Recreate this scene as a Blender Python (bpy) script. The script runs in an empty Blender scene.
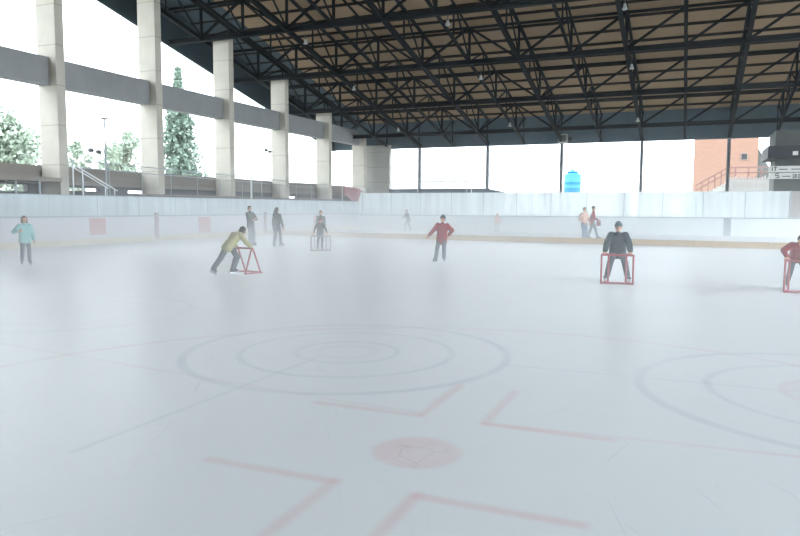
import bpy, bmesh, math, random
from mathutils import Vector, Matrix, Quaternion
random.seed(7)
S = bpy.context.scene
COL = S.collection
PI = math.pi

# ------------------------------------------------------------------ helpers
def lin(c):
    return tuple((v / 12.92 if v <= .04045 else ((v + .055) / 1.055) ** 2.4) for v in c)
def hexc(h):
    return lin(tuple(int(h[i:i + 2], 16) / 255 for i in (0, 2, 4)))

def tag(o, label=None, cat=None, group=None, kind=None):
    if label: o['label'] = label
    if cat: o['category'] = cat
    if group: o['group'] = group
    if kind: o['kind'] = kind
    return o

def empty(name, loc=(0, 0, 0), rz=0):
    o = bpy.data.objects.new(name, None)
    o.location = loc; o.rotation_euler = (0, 0, rz); o.empty_display_size = .2
    COL.objects.link(o)
    return o

class MB:
    def __init__(s): s.v = []; s.f = []; s.sm = []
    def add(s, vs, fs, smooth=False):
        b = len(s.v); s.v.extend([tuple(v) for v in vs])
        for f in fs: s.f.append(tuple(b + i for i in f)); s.sm.append(smooth)
    def box(s, lo, hi):
        x0, y0, z0 = lo; x1, y1, z1 = hi
        s.add([(x0,y0,z0),(x1,y0,z0),(x1,y1,z0),(x0,y1,z0),(x0,y0,z1),(x1,y0,z1),(x1,y1,z1),(x0,y1,z1)],
              [(0,3,2,1),(4,5,6,7),(0,1,5,4),(1,2,6,5),(2,3,7,6),(3,0,4,7)])
        return s
    def prism(s, pts, d):           # polygon pts extruded along vector d
        n = len(pts); d = Vector(d); P = [Vector(p) for p in pts]
        s.add(P + [p + d for p in P], [tuple(range(n))[::-1], tuple(range(n, 2*n))] + [(i, (i+1) % n, n + (i+1) % n, n + i) for i in range(n)])
        return s
    def bar(s, p, q, w, h, up=(0, 0, 1)):
        p = Vector(p); q = Vector(q); d = (q - p).normalized(); up = Vector(up)
        if abs(d.dot(up)) > .98: up = Vector((0, 1, 0))
        a = d.cross(up).normalized() * w / 2; b = a.cross(d).normalized() * h / 2
        vs = [p - a - b, p + a - b, p + a + b, p - a + b, q - a - b, q + a - b, q + a + b, q - a + b]
        s.add(vs, [(0,3,2,1),(4,5,6,7),(0,1,5,4),(1,2,6,5),(2,3,7,6),(3,0,4,7)])
        return s
    def ibeam(s, p, q, w, h, t=.05, up=(0, 0, 1)):   # I section: two flanges and a web
        p = Vector(p); q = Vector(q); d = (q - p).normalized()
        a = d.cross(Vector(up)).normalized(); b = a.cross(d).normalized()
        for k in (-1, 1):
            o = b * k * (h / 2 - t / 2)
            s.bar(p + o, q + o, w, t, up)
        s.bar(p, q, t, h, up)
        return s
    def tube(s, p, q, r, n=8, r2=None):
        p = Vector(p); q = Vector(q); d = (q - p).normalized()
        u = Vector((0, 0, 1)) if abs(d.z) < .9 else Vector((1, 0, 0))
        a = d.cross(u).normalized(); b = a.cross(d)
        r2 = r if r2 is None else r2
        vs = [p + (a*math.cos(2*PI*i/n) + b*math.sin(2*PI*i/n))*r for i in range(n)] + [q + (a*math.cos(2*PI*i/n) + b*math.sin(2*PI*i/n))*r2 for i in range(n)]
        s.add(vs, [(i, (i+1) % n, n + (i+1) % n, n + i) for i in range(n)], True)
        s.add(vs[:n], [tuple(range(n))[::-1]]); s.add(vs[n:], [tuple(range(n))])
        return s
    def path(s, pts, r, n=8):
        for i in range(len(pts) - 1): s.tube(pts[i], pts[i+1], r, n)
        for p in pts[1:-1]: s.ball(p, r, 8, 4)
        return s
    def ball(s, c, r, n=12, m=8, sc=(1, 1, 1)):
        c = Vector(c); vs = [c + Vector((0, 0, r*sc[2]))]; fs = []
        for j in range(1, m):
            t = PI*j/m
            for i in range(n):
                a = 2*PI*i/n
                vs.append(c + Vector((math.sin(t)*math.cos(a)*r*sc[0], math.sin(t)*math.sin(a)*r*sc[1], math.cos(t)*r*sc[2])))
        vs.append(c - Vector((0, 0, r*sc[2])))
        for i in range(n): fs.append((0, 1+i, 1+(i+1) % n))
        for j in range(m-2):
            for i in range(n):
                fs.append((1+j*n+i, 1+(j+1)*n+i, 1+(j+1)*n+(i+1) % n, 1+j*n+(i+1) % n))
        for i in range(n): fs.append((len(vs)-1, 1+(m-2)*n+(i+1) % n, 1+(m-2)*n+i))
        s.add(vs, fs, True)
        return s
    def lathe(s, c, prof, n=24):
        c = Vector(c); vs = []; fs = []
        for r, z in prof:
            for i in range(n): vs.append(c + Vector((r*math.cos(2*PI*i/n), r*math.sin(2*PI*i/n), z)))
        for j in range(len(prof)-1):
            for i in range(n): fs.append((j*n+i, j*n+(i+1) % n, (j+1)*n+(i+1) % n, (j+1)*n+i))
        s.add(vs, fs, True)
        s.add(vs[:n], [tuple(range(n))[::-1]]); s.add(vs[-n:], [tuple(range(n))])
        return s
    def build(s, name, mat, parent=None, rel=True, bevel=0):
        me = bpy.data.meshes.new(name)
        vs = s.v
        if parent is not None and rel:
            l = Vector(parent.matrix_basis.translation); vs = [tuple(Vector(v) - l) for v in s.v]
        me.from_pydata(vs, [], s.f); me.update()
        me.polygons.foreach_set('use_smooth', s.sm)
        me.materials.append(mat)
        o = bpy.data.objects.new(name, me); COL.objects.link(o)
        if parent is not None: o.parent = parent
        if bevel:
            m = o.modifiers.new('bevel', 'BEVEL'); m.width = bevel; m.segments = 2; m.limit_method = 'ANGLE'
        return o

def copy_tree(o, parent=None):
    c = o.copy(); COL.objects.link(c)
    if parent is not None: c.parent = parent
    for ch in list(o.children): copy_tree(ch, c)
    return c

# ------------------------------------------------------------------ materials
class NT:
    def __init__(s, name):
        s.m = bpy.data.materials.new(name); s.m.use_nodes = True
        s.t = s.m.node_tree; s.n = s.t.nodes; s.l = s.t.links
        s.bsdf = s.n['Principled BSDF']; s.out = s.n['Material Output']
    def node(s, typ, **kw):
        n = s.n.new(typ)
        for k, v in kw.items(): setattr(n, k, v)
        return n
    def link(s, a, b): s.l.new(a, b)
    def math(s, op, a, b=None, clamp=False):
        n = s.n.new('ShaderNodeMath'); n.operation = op; n.use_clamp = clamp
        for i, v in enumerate((a, b)):
            if v is None: continue
            if isinstance(v, (int, float)): n.inputs[i].default_value = v
            else: s.l.new(v, n.inputs[i])
        return n.outputs[0]
    def smooth(s, v, a, b):          # 1 below a, 0 above b
        n = s.n.new('ShaderNodeMapRange'); n.interpolation_type = 'SMOOTHSTEP'
        n.inputs[1].default_value = a; n.inputs[2].default_value = b; n.inputs[3].default_value = 1; n.inputs[4].default_value = 0
        s.l.new(v, n.inputs[0]); return n.outputs[0]
    def mix(s, f, a, b):
        n = s.n.new('ShaderNodeMix'); n.data_type = 'RGBA'
        for v, i in ((f, 0), (a, 6), (b, 7)):
            if isinstance(v, (int, float)): n.inputs[i].default_value = v
            elif isinstance(v, tuple): n.inputs[i].default_value = (*v[:3], 1)
            else: s.l.new(v, n.inputs[i])
        return n.outputs[2]
    def noise(s, scale, detail=3, vec=None, stretch=None):
        tc = s.n.new('ShaderNodeTexCoord'); v = tc.outputs['Object']
        if stretch:
            mp = s.n.new('ShaderNodeMapping'); mp.inputs['Scale'].default_value = stretch; s.l.new(v, mp.inputs[0]); v = mp.outputs[0]
        n = s.n.new('ShaderNodeTexNoise'); n.inputs['Scale'].default_value = scale; n.inputs['Detail'].default_value = detail
        s.l.new(v, n.inputs['Vector']); return n.outputs['Fac']

def simple(name, col, rough=.7, metal=0, var=.12, scale=3, bump=0, stretch=None, spec=.3):
    t = NT(name); c = hexc(col) if isinstance(col, str) else col
    t.bsdf.inputs['Roughness'].default_value = rough; t.bsdf.inputs['Metallic'].default_value = metal
    t.bsdf.inputs['Specular IOR Level'].default_value = spec
    f = t.noise(scale, 4, stretch=stretch)
    lo = tuple(max(0, v*(1-var)) for v in c); hi = tuple(min(1, v*(1+var)) for v in c)
    t.link(t.mix(f, lo, hi), t.bsdf.inputs['Base Color'])
    if bump:
        b = t.node('ShaderNodeBump'); b.inputs['Strength'].default_value = bump; b.inputs['Distance'].default_value = .02
        t.link(t.noise(scale*6, 4), b.inputs['Height']); t.link(b.outputs[0], t.bsdf.inputs['Normal'])
    return t.m

M = {}
M['beam'] = simple('painted_steel', '1b1f22', .85, 0, .15, spec=.08)
M['purlin'] = simple('rusty_purlin', '1f1b18', .8, 0, .2)
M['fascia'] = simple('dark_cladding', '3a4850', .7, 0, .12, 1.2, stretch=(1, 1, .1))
M['fascia_far'] = simple('hazed_far_cladding', '566670', .7, 0, .12, 1.2, stretch=(1, 1, .1))  # cladding copy made lighter for haze over the far eave
M['post'] = simple('grey_post_paint', '8e9298', .6)
M['rail_paint'] = simple('grey_rail_paint', '9aa3a8', .5)
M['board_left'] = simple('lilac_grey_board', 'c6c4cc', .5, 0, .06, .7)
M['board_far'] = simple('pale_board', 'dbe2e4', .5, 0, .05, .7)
M['yellow'] = simple('faded_yellow_kick', 'ad8747', .6, 0, .12, 1)
M['yellow_left'] = simple('dirty_yellow_kick', 'c9bd9c', .6, 0, .12, 1)
M['ledge'] = simple('blue_grey_ledge', '8f9ba3', .5)
M['pink'] = simple('faded_red_panel', 'b9868a', .6, 0, .1)
M['pink_post'] = simple('faded_brown_post', '8c7478', .6)
M['parapet'] = simple('weathered_parapet', '86807a', .9, 0, .2, 1.5, .3, stretch=(1, .3, 2))
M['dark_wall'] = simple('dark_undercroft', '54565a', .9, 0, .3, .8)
M['bench'] = simple('bench_plank', '807874', .8, 0, .25, 2, stretch=(3, .2, 3))
M['white_metal'] = simple('white_tube', 'd9dcde', .4)
M['pale_pole'] = simple('pale_pole', 'cfd4d6', .5)
M['dark_metal'] = simple('dark_fitting', '3c3f42', .5)
M['tank'] = simple('blue_plastic_tank', '2b78a8', .45, 0, .06)
M['brick'] = None
M['red_tube'] = simple('red_tube', 'a84c5a', .45, 0, .1)
M['dull_tube'] = simple('dull_tube', 'a29298', .5)
M['red_banner'] = simple('hazed_red_tarp', '9c767a', .8, 0, .2, 2)  # tarp red greyed in its colour to stand for haze
M['red_rail'] = simple('red_handrail', '70504c', .5)
M['sign'] = simple('white_board', 'd4d4d0', .6, 0, .06)
M['ink'] = simple('black_lettering', '2c2d30', .6)
M['booth'] = simple('grey_booth', '4e5250', .8, 0, .15)
M['booth_dark'] = simple('dark_booth_edge', '2c3035', .7, 0, .15)
M['fence'] = simple('grey_slat', 'a09a98', .8, 0, .25, 3, stretch=(8, 1, .3))
M['leaf_hazed'] = simple('broadleaf_leaf', '98a595', .7, 0, .35, .7)  # leaf tone lightened, putting the outdoor haze into the colour
M['conifer_hazed'] = simple('conifer_needles', '75877a', .7, 0, .35, .8)  # needle colour paled and greyed in place of haze
M['bark'] = simple('bark', '6b6056', .9, 0, .3, 4)
M['asphalt'] = simple('outdoor_ground', 'a4a39c', .9, 0, .15, .3)
M['lamp_white'] = simple('lamp_housing', 'a8aaa8', .4)
M['skin'] = simple('skin', 'd0a184', .55, 0, .05)
M['eye'] = simple('eye_dark', '1d1815', .3)
M['lip'] = simple('lip', 'a5655c', .5)
M['black'] = simple('black_boot', '25272a', .4)
M['blue_boot'] = simple('grey_boot', '62676f', .4)
M['blade'] = simple('skate_blade', 'b8bcc0', .25, 1)

# concrete pillars: grain, pour joints every 1.75 m, streaks
def concrete(name, col, joint=1.75):
    t = NT(name); c = hexc(col)
    tc = t.node('ShaderNodeTexCoord'); sp = t.node('ShaderNodeSeparateXYZ'); t.link(tc.outputs['Object'], sp.inputs[0])
    f1 = t.noise(1.2, 5); f2 = t.noise(3, 4, stretch=(6, 6, .25))
    base = t.mix(f1, tuple(v*.8 for v in c), tuple(v*1.15 for v in c))
    base = t.mix(t.math('MULTIPLY', f2, .35), base, tuple(v*.6 for v in c))
    if joint:
        z = t.math('PINGPONG', sp.outputs[2], joint/2)
        base = t.mix(t.math('MULTIPLY', t.smooth(z, .012, .035), .45), base, tuple(v*.35 for v in c))
    t.link(base, t.bsdf.inputs['Base Color']); t.bsdf.inputs['Roughness'].default_value = .9
    b = t.node('ShaderNodeBump'); b.inputs['Strength'].default_value = .25; b.inputs['Distance'].default_value = .03
    t.link(t.noise(9, 5), b.inputs['Height']); t.link(b.outputs[0], t.bsdf.inputs['Normal'])
    return t.m
M['parapet_far'] = simple('far_parapet', '5f646c', .9)
M['concrete'] = concrete('pillar_concrete', 'bdb8ad')
M['concrete_beam'] = concrete('shaded_beam_concrete', '8e9092', 0)  # same concrete as the pillars, colour darkened to stand for shade
M['concrete_wall'] = concrete('corner_concrete', 'a5a49e', 1.3)

def brick_mat():
    t = NT('orange_render'); b = t.node('ShaderNodeTexBrick')
    b.inputs['Color1'].default_value = (*hexc('876858'), 1); b.inputs['Color2'].default_value = (*hexc('816355'), 1); b.inputs['Mortar'].default_value = (*hexc('7a6054'), 1)
    b.inputs['Scale'].default_value = 1; b.inputs['Mortar Size'].default_value = .02; b.inputs['Brick Width'].default_value = .5; b.inputs['Row Height'].default_value = .18
    tc = t.node('ShaderNodeTexCoord'); sp = t.node('ShaderNodeSeparateXYZ'); cb = t.node('ShaderNodeCombineXYZ')
    t.link(tc.outputs['Object'], sp.inputs[0]); t.link(t.math('ADD', sp.outputs[0], sp.outputs[1]), cb.inputs[0]); t.link(sp.outputs[2], cb.inputs[1])
    t.link(cb.outputs[0], b.inputs['Vector']); t.link(b.outputs['Color'], t.bsdf.inputs['Base Color']); t.bsdf.inputs['Roughness'].default_value = .9
    return t.m
M['brick'] = brick_mat()

def deck_mat():
    t = NT('brown_roof_sheet'); c = hexc('9c8469')
    f = t.noise(.35, 4); g = t.noise(2.0, 3, stretch=(.3, 3, 1))
    base = t.mix(f, tuple(v*.75 for v in c), tuple(v*1.2 for v in c))
    base = t.mix(t.math('MULTIPLY', g, .35), base, tuple(v*.55 for v in c))
    t.link(base, t.bsdf.inputs['Base Color']); t.bsdf.inputs['Roughness'].default_value = .85
    return t.m
M['deck'] = deck_mat()

def pane_mat(name, col, clear):
    t = NT(name); c = hexc(col)
    t.n.remove(t.bsdf)
    tr = t.node('ShaderNodeBsdfTransparent'); di = t.node('ShaderNodeBsdfDiffuse'); tl = t.node('ShaderNodeBsdfTranslucent')
    f = t.noise(1.0, 4, stretch=(1.6, 1.6, .12))
    colr = t.mix(f, tuple(v*.88 for v in c), tuple(min(1, v*1.1) for v in c))
    t.link(colr, di.inputs['Color']); t.link(colr, tl.inputs['Color'])
    m1 = t.node('ShaderNodeMixShader'); m1.inputs[0].default_value = .6
    t.link(di.outputs[0], m1.inputs[1]); t.link(tl.outputs[0], m1.inputs[2])
    m2 = t.node('ShaderNodeMixShader'); t.link(tr.outputs[0], m2.inputs[1]); t.link(m1.outputs[0], m2.inputs[2])
    g = t.noise(.9, 4, stretch=(2.5, 2.5, .1))
    t.link(t.math('ADD', t.math('MULTIPLY', t.math('SUBTRACT', g, .5), .5), 1-clear, True), m2.inputs[0])
    t.link(m2.outputs[0], t.out.inputs[0])
    return t.m
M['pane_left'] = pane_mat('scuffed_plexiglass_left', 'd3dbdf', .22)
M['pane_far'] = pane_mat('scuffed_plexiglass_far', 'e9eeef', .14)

# ice with markings showing through it
def ice_mat():
    t = NT('ice_with_markings')
    tc = t.node('ShaderNodeTexCoord'); P = tc.outputs['Object']
    # a little wobble so the marks blur like paint under ice
    sp = t.node('ShaderNodeSeparateXYZ'); t.link(P, sp.inputs[0]); X, Y = sp.outputs[0], sp.outputs[1]
    patch = t.noise(.35, 4); fine = t.noise(2.2, 5)
    c = hexc('dfe5ea')
    base = t.mix(patch, tuple(v*.93 for v in c), tuple(min(1, v*1.03) for v in c))
    base = t.mix(t.math('MULTIPLY', fine, .12), base, hexc('c4ced6'))
    wear = t.math('ADD', t.math('MULTIPLY', t.noise(1.1, 4), 1.3), -.05, True)
    blue = hexc('8f9db2'); red = hexc('cf9aa2'); pink = hexc('d59aa2')
    def paint(mask, col, a):
        nonlocal base
        base = t.mix(t.math('MULTIPLY', t.math('MULTIPLY', mask, wear), a*.52), base, col)
    def ring(cx, cy, r, w, col, a):
        d = t.node('ShaderNodeVectorMath', operation='DISTANCE'); t.link(P, d.inputs[0]); d.inputs[1].default_value = (cx, cy, 0)
        paint(t.smooth(t.math('ABSOLUTE', t.math('SUBTRACT', d.outputs['Value'], r)), w*.3, w), col, a)
    def disc(cx, cy, r, s, col, a):
        d = t.node('ShaderNodeVectorMath', operation='DISTANCE'); t.link(P, d.inputs[0]); d.inputs[1].default_value = (cx, cy, 0)
        paint(t.smooth(d.outputs['Value'], r-s, r+s), col, a)
    def seg(x0, y0, x1, y1, w, col, a):      # a straight stroke of half width w
        dx, dy = x1-x0, y1-y0; L = math.hypot(dx, dy); ux, uy = dx/L, dy/L; mx, my = (x0+x1)/2, (y0+y1)/2
        rx = t.math('SUBTRACT', X, mx); ry = t.math('SUBTRACT', Y, my)
        u = t.math('ABSOLUTE', t.math('ADD', t.math('MULTIPLY', rx, ux), t.math('MULTIPLY', ry, uy)))
        v = t.math('ABSOLUTE', t.math('SUBTRACT', t.math('MULTIPLY', ry, ux), t.math('MULTIPLY', rx, uy)))
        paint(t.math('MULTIPLY', t.smooth(u, L/2-.02, L/2+.05), t.smooth(v, w*.1, w*1.5)), col, a)
    for cx, cy, a in ((-3.56, 6.95, 1), (1.41, 7.05, .9), (-8.9, 7.9, .55)):
        ring(cx, cy, 1.81, .075, blue, .62*a); ring(cx, cy, 1.2, .055, blue, .55*a)
        ring(cx, cy, .58, .05, red if cx > 0 else blue, .45*a); ring(cx, cy, .33, .045, red, .4*a)
    disc(1.41, 7.05, .58, .06, pink, .28)
    ring(-1.64, 4.23, 4.85, .055, red, .62)
    disc(-1.64, 4.23, .30, .045, pink, .95)
    for sx, x in ((-1, -1.91), (1, -1.39)):
        for sy, y in ((-1, 3.56), (1, 5.0)):
            seg(x, y, x + sx*.95, y, .05, red, .85)
            seg(x, y - .03*sy, x, y + sy*1.05, .05, red, .75)
    seg(-2.9, 5.13, -1.9, 5.07, .03, red, .5)
    seg(-7.8, 5.72, -3.0, 5.16, .03, red, .5); seg(-1.4, 5.02, 3, 5.3, .03, red, .55)
    seg(-3.76, 3.3, -3.72, 6.6, .03, blue, .5)
    seg(-1.75, 7.02, 1.4, 7.04, .025, blue, .5)
    seg(-7.5, 16.9, 3.2, 15.3, .05, blue, .6)
    seg(-15, 11.8, -7, 10.0, .04, blue, .2)
    # skate scratches: thin wavy arcs
    for sc, ph, rotz in ((.55, 1.3, .4), (.8, 4.1, 1.7), (.4, 7.7, 2.6), (.95, 2.2, -.6)):
        mp = t.node('ShaderNodeMapping'); mp.inputs['Rotation'].default_value = (0, 0, rotz); mp.inputs['Location'].default_value = (ph, ph*2, 0); t.link(P, mp.inputs[0])
        wv = t.node('ShaderNodeTexWave'); wv.inputs['Scale'].default_value = sc*.35; wv.inputs['Distortion'].default_value = 9; wv.inputs['Detail'].default_value = 1.5; wv.inputs['Detail Scale'].default_value = .5
        t.link(mp.outputs[0], wv.inputs['Vector'])
        line = t.smooth(t.math('ABSOLUTE', t.math('SUBTRACT', wv.outputs['Fac'], .5)), .003, .012)
        gate = t.math('MULTIPLY', t.math('SUBTRACT', t.noise(.9+sc, 2), .52, True), 6, True)
        base = t.mix(t.math('MULTIPLY', t.math('MULTIPLY', line, gate), .4), base, hexc('a9b4bf'))
    # cracks across the red spot
    vor = t.node('ShaderNodeTexVoronoi', feature='DISTANCE_TO_EDGE'); vor.inputs['Scale'].default_value = 5; t.link(P, vor.inputs['Vector'])
    dd = t.node('ShaderNodeVectorMath', operation='DISTANCE'); t.link(P, dd.inputs[0]); dd.inputs[1].default_value = (-1.6, 4.2, 0)
    base = t.mix(t.math('MULTIPLY', t.math('MULTIPLY', t.smooth(vor.outputs['Distance'], .008, .022), t.smooth(dd.outputs['Value'], .15, .3)), .35), base, hexc('a08890'))
    t.link(base, t.bsdf.inputs['Base Color'])
    t.bsdf.inputs['Roughness'].default_value = .38; t.bsdf.inputs['Specular IOR Level'].default_value = .25
    b = t.node('ShaderNodeBump'); b.inputs['Strength'].default_value = .12; b.inputs['Distance'].default_value = .01
    t.link(t.noise(7, 4), b.inputs['Height']); t.link(b.outputs[0], t.bsdf.inputs['Normal'])
    return t.m
M['ice'] = ice_mat()

# ------------------------------------------------------------------ setting
LX = lambda y: -24.0 + (y - 17) * .033        # line of the left barrier
FY = 47.0
fl = MB().box((-25.3, -8, -.25), (13, FY + .15, 0)).build('floor', M['ice']); tag(fl, kind='structure')
gr = MB().box((-260, -60, -.4), (200, 260, -.26)).build('ground', M['asphalt']); tag(gr, kind='structure')
SL = .225
def zb(y): return 6.9 + SL * (56 - y)        # underside plane of the trusses
DEEP = 2.05
RY0, RX0, RX1 = -6.0, -30.0, 20.0
dk = MB().prism([(RX0, RY0, zb(RY0)+DEEP+.14), (RX1, RY0, zb(RY0)+DEEP+.14), (RX1, 56.3, zb(56.3)+DEEP+.14), (RX0, 56.3, zb(56.3)+DEEP+.14)], (0, 0, .12))
ceiling = dk.build('ceiling', M['deck']); tag(ceiling, kind='structure')
y = 26.0
while y < 56:
    z = zb(y) + DEEP + .07
    MB().bar((RX0, y, z), (RX1, y, z), .09, .15).build('purlin', M['purlin'], ceiling)
    y += 1.53
def fascia(name, a, b, d, mat=None):
    a = Vector(a); b = Vector(b)
    o = MB().prism([a, b, b + Vector((0, 0, DEEP+.3)), a + Vector((0, 0, DEEP+.3))], d)  .build(name, mat or M['fascia']); tag(o, kind='structure')
    return o
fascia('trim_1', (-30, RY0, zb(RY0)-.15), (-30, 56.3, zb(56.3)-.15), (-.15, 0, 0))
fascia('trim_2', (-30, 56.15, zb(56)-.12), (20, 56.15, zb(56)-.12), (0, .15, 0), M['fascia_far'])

so_ = MB().prism([(-29.95, RY0, zb(RY0)+DEEP+.08), (-26.6, RY0, zb(RY0)+DEEP+.08), (-26.6, 56.1, zb(56.1)+DEEP+.08), (-29.95, 56.1, zb(56.1)+DEEP+.08)], (0, 0, .05)).build('trim_3', M['fascia']); tag(so_, kind='structure')
wn_ = MB().box((-30, RY0-.2, -.3), (20, RY0, zb(RY0)+DEEP)).build('wall_near_light_block', M['booth']); tag(wn_, kind='structure')  # unseen wall behind the camera, added to dim the foreground ice
wl_ = MB().prism([(-27.1, RY0, -.3), (-27.1, 16, -.3), (-27.1, 16, zb(16)-.1), (-27.1, RY0, zb(RY0)-.1)], (.75, 0, 0)).build('wall_left_light_block', M['booth']); tag(wl_, kind='structure')  # unseen wall, added to dim the left foreground; also ends the first beam
# trusses ------------------------------------------------------------
PURL_X = [2.45 - 3.0*k for k in range(-5, 11)]             # lines of the sloping rafter trusses
CROSS_Y = [22.5, 28.6, 34.65, 40.6, 46.85, 52.9]
ordw = ['nearest', 'second', 'third', 'fourth', 'fifth', 'sixth', 'seventh', 'eighth', 'ninth', 'tenth', 'eleventh', 'twelfth', 'thirteenth', 'fourteenth', 'fifteenth', 'sixteenth']
for i, yy in enumerate(CROSS_Y):
    z0, z1 = zb(yy), zb(yy) + DEEP - .05
    r = empty('cross_truss', (-26, yy, z0))
    n = ['first', 'second', 'third', 'fourth', 'fifth', 'sixth'][len(CROSS_Y)-1-i]
    tag(r, 'dark steel truss crossing the hall sideways, %s from the far eave' % n, 'roof truss', 'cross trusses of the rink roof')
    MB().ibeam((RX0+.1, yy, z0), (RX1, yy, z0), .26, .28).build('bottom_chord', M['beam'], r)
    MB().ibeam((RX0+.1, yy, z1), (RX1, yy, z1), .12, .14).build('top_chord', M['beam'], r)
    xs = sorted(PURL_X)
    for k, x in enumerate(xs):
        if x < RX0+.2 or x > RX1: continue
        MB().bar((x, yy+.03, z0), (x, yy+.03, z1), .13, .13).build('vertical_strut', M['beam'], r)
        if k + 1 < len(xs) and xs[k+1] < RX1:
            p, q = ((x, z0), (xs[k+1], z1)) if x > -12 else (((x, z1), (xs[k+1], z0)) if k % 2 else ((x, z0), (xs[k+1], z1)))
            MB().bar((p[0], yy-.08, p[1]), (q[0], yy-.08, q[1]), .13, .13).build('diagonal_brace', M['beam'], r)
for k, x in enumerate(sorted(PURL_X)):
    if x < -29 or x > 12: continue
    main = abs(((x - 2.45) / 6.0) - round((x - 2.45) / 6.0)) < .01
    ya, yb_ = 20.0, 56.1
    r = empty('rafter_truss', (x, yb_, zb(yb_)))
    tag(r, '%s dark rafter truss sloping to the far eave, %s from the left roof edge' % ('heavy' if main else 'slender', ordw[k].replace('nearest', 'first')), 'roof truss', 'rafter trusses of the rink roof')
    w = .22 if main else .14
    MB().ibeam((x, ya, zb(ya)+.02), (x, yb_, zb(yb_)+.02), w, w*1.15, .04).build('bottom_chord', M['beam'], r)
    MB().ibeam((x, ya, zb(ya)+DEEP-.12), (x, yb_, zb(yb_)+DEEP-.12), w*.7, w*.7, .03).build('top_chord', M['beam'], r)
    ys = [22.5, 25.55, 28.6, 31.6, 34.65, 37.6, 40.6, 43.7, 46.85, 49.9, 52.9, 55.6]
    for j, yy in enumerate(ys):
        if j % 2:
            MB().bar((x, yy, zb(yy)), (x, yy, zb(yy)+DEEP-.1), .08, .08).build('vertical_strut', M['beam'], r)
        if j + 1 < len(ys):
            a, b = (yy, ys[j+1]) if j % 2 else (ys[j+1], yy)
            MB().bar((x+.05, a, zb(a)+DEEP-.12), (x+.05, b, zb(b)+.05), .08, .08).build('diagonal_brace', M['beam'], r)

# hanging lamps on the bottom chords
lamp_spots = [(-12.07,35.2),(-12.27,42.2),(-12.5,50.8),(-20.9,35.65),(-21.2,42.5),(-21.45,50.8),(-3.23,35.4),(-3.37,42.2),(-3.55,50.9)]
lamp_col = {-1: 'left', 0: 'middle', 1: 'right'}
for x, yy in lamp_spots:
    z = zb(yy)
    row = 'nearest' if yy < 38 else 'middle' if yy < 46 else 'farthest'
    colm = 'left' if x < -18 else 'central' if x < -8 else 'right'
    r = empty('bay_lamp', (x, yy, z-.5)); tag(r, 'small pale bay lamp under the roof trusses, %s in the %s line of lamps' % (row, colm), 'lamp', 'bay lamps under the rink roof')
    MB().tube((x, yy, z-.15), (x, yy, z+.2), .03).build('bracket', M['dark_metal'], r)
    MB().lathe((x, yy, z-.5), [(.13, .1), (.125, .14), (.08, .24), (.06, .36)], 14).build('lamp_housing', M['lamp_white'], r)

# concrete colonnade --------------------------------------------------
COLY = [16.55, 22.79, 28.99, 35.24, 41.51, 47.79, 54.03]
plab = ['', 'right of the broad pale tree', 'left of the tall conifer', 'right of the tall conifer',
        'fourth along the colonnade', 'fifth along the colonnade, before the last bay', 'at the hall corner, the shortest']
for i, yy in enumerate(COLY):
    if i == 0: continue
    top = zb(yy) + .3
    r = MB().box((-27.15, yy, -.3), (-26, yy+.47, top)).build('concrete_pillar', M['concrete'], bevel=.02)
    tag(r, 'square raw concrete pillar %s' % plab[i], 'pillar', 'concrete pillars of the left colonnade', 'thing')
blab = ['left of the first pillar', 'between the first and second pillars', 'between the second and third pillars, crossing the conifer', 'between the third and fourth pillars', 'between the fourth and fifth pillars', 'in the last narrow bay at the corner']
for i in range(6):
    a, b = COLY[i] + .47, COLY[i+1]
    if i == 0: a = 16.03
    r = MB().box((-27.02, a, 7.0), (-26.45, b, 8.24)).build('concrete_beam', M['concrete_beam'], bevel=.02)
    tag(r, 'grey concrete crossbeam high up %s' % blab[i], 'beam', 'concrete crossbeams of the left colonnade', 'thing')
wc = MB().box((-26.95, 55.7, -.3), (-24.33, 56.14, 7.1)).build('wall_corner', M['concrete_wall']); tag(wc, kind='structure')
wf = MB().prism([(-24.33, 55.55, -.3), (-14.0, 55.55, -.3), (-14.0, 55.55, 3.0), (-15.6, 55.55, 3.3), (-24.33, 55.55, 3.3)], (0, .1, 0)).build('wall_far', M['parapet_far']); tag(wf, kind='structure')

# far eave posts
postx = [-21.61, -15.59, -9.55, -3.54, 2.44]
pd = ['behind the white pipe frame', 'near the right end of the low far parapet', 'beside the blue water tank', 'midway between the blue tank and the orange building', 'in front of the orange brick building']
for x, d in zip(postx, pd):
    r = empty('eave_post', (x, 56, -.26)); tag(r, 'slim grey eave post %s' % d, 'post', 'steel posts under the far eave')
    MB().ibeam((x, 55.95, -.26), (x, 55.95, 6.8), .24, .26, .05, up=(0, 1, 0)).build('shaft', M['post'], r)
    MB().box((x-.25, 55.72, -.27), (x+.25, 56.12, -.2)).build('base_plate', M['post'], r)
r = empty('eave_floodlight', (-9.45, 55.9, 6.75)); tag(r, 'pale square box fixed to the far eave above the tank post', 'floodlight')
MB().box((-9.8, 55.55, 6.8), (-9.1, 55.9, 7.48)).build('box_housing', M['lamp_white'], r, bevel=.03)
MB().box((-9.72, 55.52, 6.9), (-9.18, 55.56, 7.4)).build('front_grille', M['booth'], r)
MB().box((-9.0, 55.6, 6.95), (-8.75, 55.9, 7.25)).build('side_unit', M['booth_dark'], r)
MB().box((-9.7, 55.88, 7.0), (-9.2, 56.16, 7.2)).build('bracket', M['dark_metal'], r)

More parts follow.
